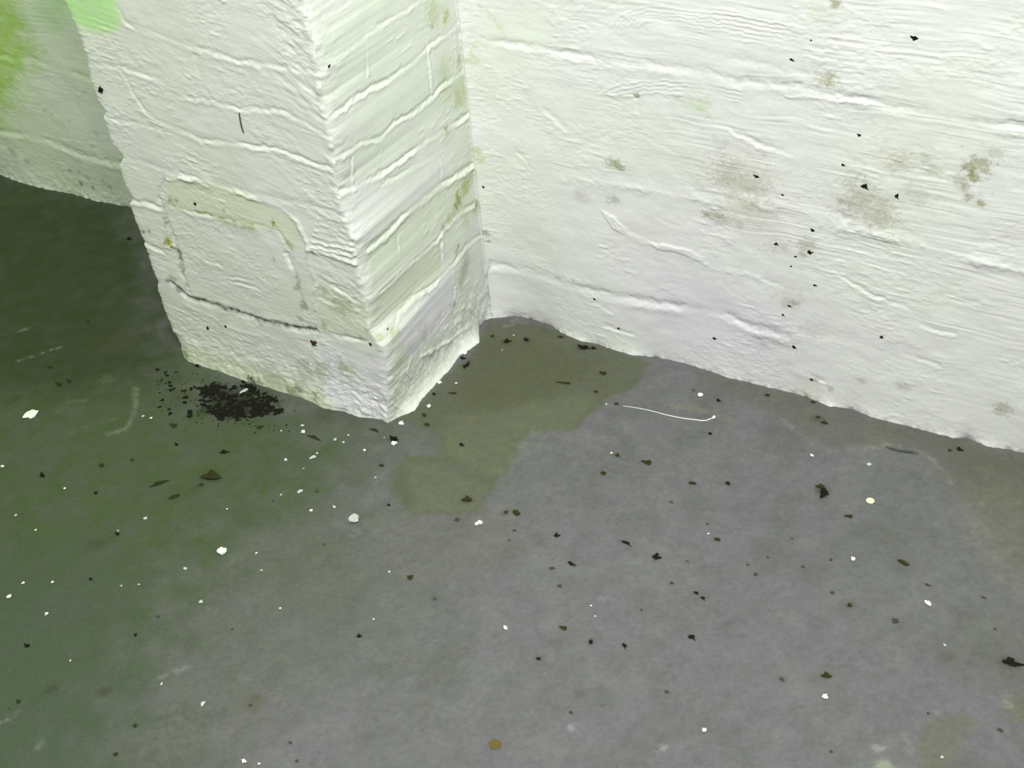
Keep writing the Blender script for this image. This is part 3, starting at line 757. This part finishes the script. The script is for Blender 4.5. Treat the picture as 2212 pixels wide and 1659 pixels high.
def flake(name, mat, outline, thick, curl, seed):
    """thin chip: domed, slightly curled outline with thickness"""
    q = random.Random(seed)
    bm = bmesh.new()
    n = len(outline)
    rings = []
    for (f, zz) in ((1.0, 0.0), (1.02, thick * 0.5), (0.93, thick), (0.5, thick * 1.15)):
        rings.append([bm.verts.new((x * f, y * f, zz + curl * (x * x - 0.4 * y * y) * f)) for x, y in outline])
    for a, b in zip(rings[:-1], rings[1:]):
        for i in range(n):
            bm.faces.new((a[i], a[(i + 1) % n], b[(i + 1) % n], b[i]))
    bm.faces.new(rings[-1])
    bm.faces.new(rings[0][::-1])
    for v in bm.verts:
        v.co.z += q.uniform(-1, 1) * thick * 0.08
    z0 = min(v.co.z for v in bm.verts)
    for v in bm.verts:
        v.co.z -= z0
    me = bpy.data.meshes.new(name)
    bm.to_mesh(me)
    bm.free()
    me.materials.append(mat)
    return me


CHIPS = [nugget('paint_crumb', M_CHIP, i, 0.55, 0.5) for i in range(5)]
DULLS = [nugget('paint_crumb', M_DULL, 20 + i, 0.4, 0.4) for i in range(2)]
DARKS = [nugget('grit_speck', M_BLACK, 40 + i, 0.4, 0.9) for i in range(5)]
OLIVES = [nugget('grit_speck', M_OLIVE, 60 + i, 0.35, 0.8) for i in range(4)]
GREYS = [nugget('grit_speck', M_GREY, 80 + i, 0.3, 0.6) for i in range(3)]


def mtl_dark(me):
    return me.name.split('.')[0] in ('grit_speck', 'dead_insect')


def put(name, me, px, py, rpx, label, cat, group=None, surf='floor', asp=1.0, ang=None, ht=1.0):
    ax, val = {'floor': (2, 0.0), 'wall': (1, YW), 'front': (1, 0.0), 'side': (0, 0.0), 'back': (1, YB)}[surf]
    p = hit(px, py, ax, val)
    r = rpx * m_per_px(p) * (0.68 if mtl_dark(me) else 0.78 if rpx > 4.2 else 0.66)
    o = bpy.data.objects.new(name, me)
    COL.objects.link(o)
    a = rs.uniform(0, 6.28) if ang is None else ang
    if surf == 'floor':
        o.location = (p[0], p[1], fz(p[0], p[1]))
        o.rotation_euler = (0, 0, a)
    else:
        ob, nrm = {'wall': (wall_right, Vector((0, -1, 0))), 'front': (pier, Vector((0, -1, 0))), 'side': (pier, Vector((1, 0, 0))), 'back': (wall_left, Vector((0, -1, 0)))}[surf]
        d = Vector(ray(px, py)).normalized()
        ok, loc, nn, _ = ob.ray_cast(Vector(CAM), d)
        p = np.array(loc) if ok else p
        o.location = Vector(p)
        o.rotation_mode = 'QUATERNION'
        o.rotation_quaternion = nrm.to_track_quat('Z', 'Y') @ Matrix.Rotation(a, 3, 'Z').to_quaternion()
    # foreshortening makes a round crumb look flatter; sizes are half extents across the view
    o.scale = (r * asp * 1.1, r * 1.1, r * ht)
    o['label'] = label
    o['category'] = cat
    if group:
        o['group'] = group
    return o


# --- the large single chips, each with a shape of its own
def poly(n, seed, j=0.25, ax=1.0):
    q = random.Random(seed)
    return [(math.cos(6.2832 * i / n) * (1 + q.uniform(-j, j)) * ax, math.sin(6.2832 * i / n) * (1 + q.uniform(-j, j))) for i in range(n)]


sq = [(1.0, 0.25), (0.55, 0.62), (0.15, 1.0), (-0.2, 0.85), (-0.7, 0.55), (-0.95, 0.1), (-1.15, -0.55), (-0.8, -0.62), (-0.45, -0.55), (-0.1, -0.95), (0.45, -0.8), (0.75, -0.3)]
put('paint_flake', flake('paint_flake', M_CHIP, sq, 0.16, 0.10, 1), 68, 895, 17, 'large four-cornered white paint flake on the green floor at far left', 'paint flake', ang=0.75)
put('paint_chip', nugget('paint_chip', M_CHIP, 101, 0.5, 0.35), 480, 1192, 11, 'bright rounded white paint chip alone on the floor, lower left of centre', 'paint chip', asp=1.1, ang=0.4)
put('plaster_lump', nugget('plaster_lump', M_DULL, 102, 0.55, 0.4), 765, 1121, 12, 'dull grey-white plaster lump on the floor in front of the pier corner', 'plaster lump', asp=1.1, ang=1.9)
put('paint_chip', nugget('paint_chip', M_CHIP, 103, 0.6, 0.3), 1029, 1133, 5, 'left one of two touching white crumbs on the floor below the green patch', 'paint chip', 'two touching white crumbs')
put('paint_chip', nugget('paint_chip', M_CHIP, 104, 0.6, 0.3), 1037, 1130, 6, 'right one of two touching white crumbs on the floor below the green patch', 'paint chip', 'two touching white crumbs')
put('paint_chip', flake('paint_chip', M_CHIP, poly(11, 4, .1, 1.1), .35, .05, 4), 1513, 853, 6.5, 'small oval white chip on the floor between the pale fibre and the wall', 'paint chip', ang=0.2)
put('paint_dot', flake('paint_dot', M_YCHIP, poly(14, 5, .07), .22, -.04, 5), 1880, 1082, 10, 'round yellowish white paint dot on the floor at right', 'paint chip')
put('paint_chip', nugget('paint_chip', M_CHIP, 106, .5, .4), 2004, 1303, 5.5, 'bright slanted white chip on the floor near the right edge', 'paint chip', asp=1.5, ang=-.1)
put('paint_chip', nugget('paint_chip', M_CHIP, 107, .6, .4), 1843, 1208, 5, 'white chip on the floor below the round yellowish dot', 'paint chip')
put('paint_chip', nugget('paint_chip', M_CHIP, 108, .6, .4), 1521, 1577, 5.5, 'bright white chip near the bottom edge, right of centre', 'paint chip')
put('paint_chip', nugget('paint_chip', M_CHIP, 109, .6, .4), 1781, 1505, 5, 'white chip just below an olive grit cluster at lower right', 'paint chip', asp=1.3)
put('paint_chip', nugget('paint_chip', M_CHIP, 110, .6, .4), 1003, 763, 6, 'curved white paint sliver at the foot of the pier side near the inner corner', 'paint chip', asp=1.5, ang=-.5)
put('paint_chip', nugget('paint_chip', M_CHIP, 111, .6, .4), 851, 959, 6, 'white chip right below a black speck, in front of the pier corner tip', 'paint chip', asp=1.2)
put('paint_chip', nugget('paint_chip', M_CHIP, 112, .5, .4), 867, 915, 6, 'upright white sliver on the floor touching the pier corner tip', 'paint chip', asp=1.3, ang=-1.0)
put('paint_chip', nugget('paint_chip', M_CHIP, 113, .6, .4), 1092, 1357, 4.5, 'thin white sliver alone on the bare grey floor in the middle', 'paint chip', asp=1.6, ang=-.9)
put('paint_sliver', nugget('paint_sliver', M_DULL, 114, .5, .2), 527, 845, 5, 'pale sliver lying in the black dirt pile by the pier', 'paint chip', asp=2.6, ang=1.25)
put('grit_lump', nugget('grit_lump', M_GREY, 115, .9, .6), 1070, 680, 8, 'grey grit lump wedged in the inner corner between pier and wall', 'grit')
put('brown_crumb', flake('brown_crumb', M_BROWN, poly(15, 9, .28, 1.1), .12, .02, 9), 1070, 1607, 14, 'yellow-brown flattened crumb on the floor near the bottom edge', 'crumb', ang=.5)

REG = {'by the pier corner': 0}


def where(x, y):
    if x < 640 and y < 1000:
        return 'left of the pier foot'
    if y < 900 and x < 1350:
        return 'in the nook between pier and wall'
    if x < 760 and y < 1150:
        return 'in front of the black dirt pile'
    if x < 640:
        return 'in the lower left of the floor'
    if x < 1160 and y < 1200:
        return 'in front of the pier corner'
    if x < 1160:
        return 'in the lower middle of the floor'
    if x < 1600 and y < 1150:
        return 'around the pale fibre'
    if x < 1600:
        return 'right of centre on the bare grey floor'
    if y < 1100:
        return 'along the foot of the right wall'
    return 'in the lower right of the floor'


WC = """309 899 4|327 903 3|653 919 4|656 934 5|724 949 4|607 930 2|676 988 5|685 979 3.5|617 993 3.5|656 1012 2|648 1062 5|607 1069 2|722 1095 4|672 1103 4|314 1120 4.5|6 1008 4|140 1056 3|77 1145 2.5|255 1146 2.5|34 1112 3
400 1228 4|565 1232 3|51 1259 3.5|114 1257 3.5|554 1195 2.5|21 1289 4.5|101 1326 4|434 1300 4.5|605 1314 3|262 1265 2.5|300 1262 2.5|349 1477 3|152 1427 2|438 1520 4.5|528 1645 4.5|787 973 4|753 940 2.5|841 1236 3|807 1337 3
811 1031 2.5|1321 978 3|1277 1308 2.5|1286 1331 2|1310 873 3|1530 1153 2.5|2035 1636 4|2041 1393 3|949 827 4.5|927 879 4.5|986 828 2.5|1754 985 4|1877 1004 5|742 955 2.5|560 1650 3|1110 725 2|1085 756 2|490 1099 2|830 945 2"""
for it in WC.replace('\n', '|').split('|'):
    x, y, r_ = map(float, it.split())
    rg = where(x, y)
    dull = rs.random() < 0.45
    put('paint_crumb', rs.choice(DULLS if dull else CHIPS), x, y, r_, 'tiny white paint crumb, one of those scattered ' + rg, 'paint crumb', 'white crumbs ' + rg, asp=rs.uniform(1, 1.5))

# dark grit: x y half-width [half-height ratio as aspect] kind(b,o,g) angle
KM = {'b': (DARKS, 'black'), 'o': (OLIVES, 'olive-brown'), 'g': (GREYS, 'dark grey')}
SPECIAL = {(457, 1029): 'large olive grit blot on the floor below the black dirt pile', (343, 1044): 'slanting olive twig-like crumb on the floor below the black dirt pile',
           (679, 945): 'thin olive splinter on the floor beside white crumbs, left of the pier corner tip', (2183, 1432): 'largest black grit patch, on the floor at the right edge',
           (1780, 1066): 'large black-olive grit heap on the floor at right, left of the round yellowish dot', (1417, 1204): 'black star-shaped grit crumb right of centre on bare floor',
           (1934, 1340): 'round dark grey grit spot on the floor near the right edge', (885, 1248): 'olive-black grit crumb alone on the floor, below the pier corner',
           (1218, 827): 'long thin olive splinter on the green patch in the nook', (850, 949): 'black crumb just below the pier corner tip, above a white chip',
           (1007, 790): 'black upright crumb by the pier side, under a white sliver', (1260, 751): 'long black grit crumb at the foot of the right wall, in the nook',
           (1950, 1215): 'slanting olive grit crumb on the floor at right, above the slanted white chip', (1009, 1079): 'olive grit crumb at the lower tip of the green floor patch',
           (1785, 1459): 'olive grit cluster at lower right, above a white chip', (1494, 1376): 'round black grit speck in the lower right centre of the floor'}
for it in DG.replace('\n', '|').split('|'):
    a = it.split()
    x, y, r_, asp = map(float, a[:4])
    ms, cn = KM[a[4]]
    rg = where(x, y)
    sp = SPECIAL.get((int(x), int(y)))
    lb = sp or 'small %s grit speck, one of those %s' % (cn, rg)
    put('grit_speck', rs.choice(ms), x, y, r_ * (0.95 if a[4] == 'g' else 1.0), lb, 'grit', None if sp else '%s grit specks %s' % (cn, rg), asp=asp, ang=float(a[5]) + (0 if float(a[5]) else rs.uniform(-.4, .4)), ht=.8)

# specks stuck on the wall and pier
WS = """1975 82 6 1.2|1711 129 4 1.8|1752 87 3 1|1856 292 4 1|1821 356 4 1|1634 381 4 1.5|1867 402 6.5 1.3|1691 421 4 1|1755 497 4.5 1|1676 527 4 1.4|1749 545 6 1.2|1719 554 3.5 1.3|1709 575 3.5 1|1761 616 4 1.4|1706 661 4 1.5|1692 680 4.5 1|1336 709 3.5 1
1284 646 3 1|1543 731 4 1.4|1904 728 4.5 1|1715 749 5.5 .8|1753 820 3.5 1.2|1937 423 6.5 .7"""
WSP = {(1975, 82): 'black speck alone at the top of the right wall', (1867, 402): 'large black speck in the brown stain in the middle of the right wall', (1937, 423): 'upright oval dark speck on the right wall, beside the brown stain',
       (1749, 545): 'largest black speck in the column of specks on the right wall', (1715, 749): 'dark speck above the foot of the right wall, by the grey-violet stain'}
for it in WS.replace('\n', '|').split('|'):
    x, y, r_, asp = map(float, it.split())
    sp = WSP.get((int(x), int(y)))
    put('mould_speck', rs.choice(DARKS), x, y, r_ * .82, sp or 'small black speck stuck on the white right wall, one of several', 'mould speck', None if sp else 'black specks on the right wall', 'wall', asp, ang=rs.uniform(-.3, .3), ht=.5)
put('dead_insect', nugget('dead_insect', M_BLACK, 200, .5, 1.0), 219, 194, 7, 'tiny black crumpled insect on the pier front near its left edge', 'insect', None, 'front', 1.2, ht=.7)
for (x, y, r_, asp, mt, lb) in [(678, 740, 7, 1.0, M_BROWN, 'dark brown speck on the pier front, just under the long crack'), (449, 708, 4, 1.3, M_OLIVE, 'left one of two small dark specks below the long crack on the pier'),
                                (487, 705, 3, 1.3, M_BLACK, 'right one of two small dark specks below the long crack on the pier'), (837, 711, 4, 1, M_OLIVE, 'olive speck on the pier corner just above the plinth, right one'),
                                (801, 743, 4, 1, M_OLIVE, 'olive speck on the pier front at the corner, left one'), (421, 440, 4, 1, M_BLACK, 'tiny black speck above the raised block on the pier front')]:
    sf = 'side' if x == 837 else 'front'
    mtx = crumb_mat('dark_brown_grit', (.06, .035, .02)) if mt is M_BROWN else mt
    put('mould_speck', nugget('mould_speck', mtx, int(x), .4, .8), x, y, r_, lb, 'mould speck', None, sf, asp, ht=.6)
put('grit_speck', nugget('grit_speck', M_BLACK, 301, .4, .8), 711, 143, 3.2, 'tiny black speck in the top joint on the pier side', 'mould speck', None, 'side', 1.3, ht=.6)
put('grit_speck', nugget('grit_speck', M_GREY, 302, .4, .8), 1044, 404, 3.5, 'tiny dark speck high in the inner corner beside the pier', 'mould speck', None, 'wall', 1.0, ht=.6)


def tube(name, pts, radii, mat, label, cat, n=8):
    bm = bmesh.new()
    P = [Vector(p) for p in pts]
    rings = []
    for i, p in enumerate(P):
        t = (P[min(i + 1, len(P) - 1)] - P[max(i - 1, 0)]).normalized()
        a = t.orthogonal().normalized()
        b = t.cross(a)
        rings.append([bm.verts.new(p + (a * math.cos(6.2832 * k / n) + b * math.sin(6.2832 * k / n)) * radii[i]) for k in range(n)])
    for a, b in zip(rings[:-1], rings[1:]):
        for i in range(n):
            bm.faces.new((a[i], a[(i + 1) % n], b[(i + 1) % n], b[i]))
    bm.faces.new(rings[0][::-1])
    bm.faces.new(rings[-1])
    bmesh.ops.recalc_face_normals(bm, faces=bm.faces)
    me = bpy.data.meshes.new(name)
    bm.to_mesh(me)
    bm.free()
    for f in me.polygons:
        f.use_smooth = True
    me.materials.append(mat)
    o = bpy.data.objects.new(name, me)
    COL.objects.link(o)
    o['label'] = label
    o['category'] = cat
    return o


def smooth_path(pts, k=6):
    out = []
    for i in range(len(pts) - 1):
        p0, p1, p2, p3 = (np.array(pts[max(0, min(len(pts) - 1, i + j))], float) for j in (-1, 0, 1, 2))
        for s_ in range(k):
            t = s_ / k
            out.append(0.5 * ((2 * p1) + (-p0 + p2) * t + (2 * p0 - 5 * p1 + 4 * p2 - p3) * t * t + (-p0 + 3 * p1 - 3 * p2 + p3) * t ** 3))
    out.append(np.array(pts[-1], float))
    return out


fib = smooth_path([(1346, 877), (1365, 880), (1390, 884), (1415, 890), (1440, 897), (1470, 903), (1500, 907), (1522, 909), (1535, 905), (1545, 903)])
pts, rad = [], []
for i, (x, y) in enumerate(fib):
    p = hit(x, y, 2, 0.0)
    t = i / (len(fib) - 1)
    rr = 0.00045 + 0.0006 * t + (0.0022 * math.exp(-((t - 0.965) / 0.03) ** 2))
    pts.append((p[0], p[1], fz(p[0], p[1]) + rr * 0.8))
    rad.append(rr)
tube('bristle_fibre', pts, rad, M_CHIP, 'thin curved white bristle with a blob end, lying on the floor near the wall', 'bristle')

tw = smooth_path([(517, 243), (519, 256), (521, 267), (524, 279), (527, 287)], 4)
pts, rad = [], []
for i, (x, y) in enumerate(tw):
    ok, loc, nn, _ = pier.ray_cast(Vector(CAM), Vector(ray(x, y)).normalized())
    pts.append(tuple(loc + Vector((0, -0.0006, 0))))
    rad.append(0.0005 + 0.0007 * math.sin(math.pi * min(1, 0.15 + 0.8 * i / len(tw))))
tube('thin_twig', pts, rad, crumb_mat('dark_twig', (.08, .085, .06)), 'short thin dark twig stuck upright on the pier front, below the top courses', 'twig')

# the heap of black debris at the foot of the pier
q = random.Random(11)
bm = bmesh.new()


def clod(cx, cy, cz, sx, sy, sz, ang):
    r0 = bmesh.ops.create_icosphere(bm, subdivisions=1, radius=1)
    for v in r0['verts']:
        v.co *= q.uniform(0.65, 1.3)
        x, y = v.co.x * sx, v.co.y * sy
        v.co = Vector((cx + x * math.cos(ang) - y * math.sin(ang), cy + x * math.sin(ang) + y * math.cos(ang), cz + v.co.z * sz))


cl = [(450, 845, 16), (465, 838, 18), (480, 860, 22), (500, 850, 20), (515, 870, 24), (495, 880, 20), (540, 880, 22), (560, 885, 20), (550, 855, 22), (535, 835, 16), (575, 875, 16), (470, 885, 16),
      (520, 895, 14), (480, 896, 12), (585, 865, 10), (555, 895, 14), (445, 872, 10), (548, 828, 8), (600, 885, 8)]
for (x, y, r_) in cl:
    for k in range(44):
        px_, py_ = x + q.gauss(0, r_ * .62), y + q.gauss(0, r_ * .40)
        if py_ < 818 + (px_ - 500) * .3 or vn(px_ / 17.0, py_ / 11.0, 5) > 0.50:
            continue
        p = hit(px_, py_, 2, 0.0)
        s0 = q.uniform(.0010, .0034)
        clod(p[0], p[1], fz(p[0], p[1]) + s0 * .25, s0 * q.uniform(.8, 2.2), s0, s0 * .6, q.uniform(-.6, 1.6))
for k in range(110):
    px_, py_ = q.uniform(340, 440), q.uniform(800, 905)
    if q.random() < .4:
        px_, py_ = q.uniform(400, 640), q.uniform(885, 935)
    p = hit(px_, py_, 2, 0.0)
    s0 = q.uniform(.0005, .0016)
    clod(p[0], p[1], fz(p[0], p[1]) + s0 * .2, s0 * 1.4, s0, s0 * .5, q.uniform(0, 3))
for (x, y, r_) in [(365, 826, 4), (368, 833, 5), (400, 859, 8), (398, 843, 6), (412, 893, 8), (366, 894, 6), (366, 883, 4), (345, 849, 4), (350, 864, 4), (343, 880, 3.5), (338, 799, 5), (360, 811, 5), (375, 840, 5), (413, 841, 5), (357, 804, 4),
                   (400, 868, 6), (560, 922, 4), (480, 905, 6), (495, 896, 8)]:
    p = hit(x, y, 2, 0.0)
    for k in range(4):
        s0 = r_ * .00062 * q.uniform(.5, 1)
        clod(p[0] + q.gauss(0, s0 * .6), p[1] + q.gauss(0, s0 * .6), fz(p[0], p[1]) + s0 * .15, s0 * 1.3, s0, s0 * .4, q.uniform(0, 3))
me = bpy.data.meshes.new('black_debris')
bm.to_mesh(me)
bm.free()
me.materials.append(M_BLACK)
o = bpy.data.objects.new('black_debris', me)
COL.objects.link(o)
o['label'] = 'heap of crumbled black dirt on the floor at the foot of the pier front'
o['category'] = 'dirt'
o['kind'] = 'stuff'
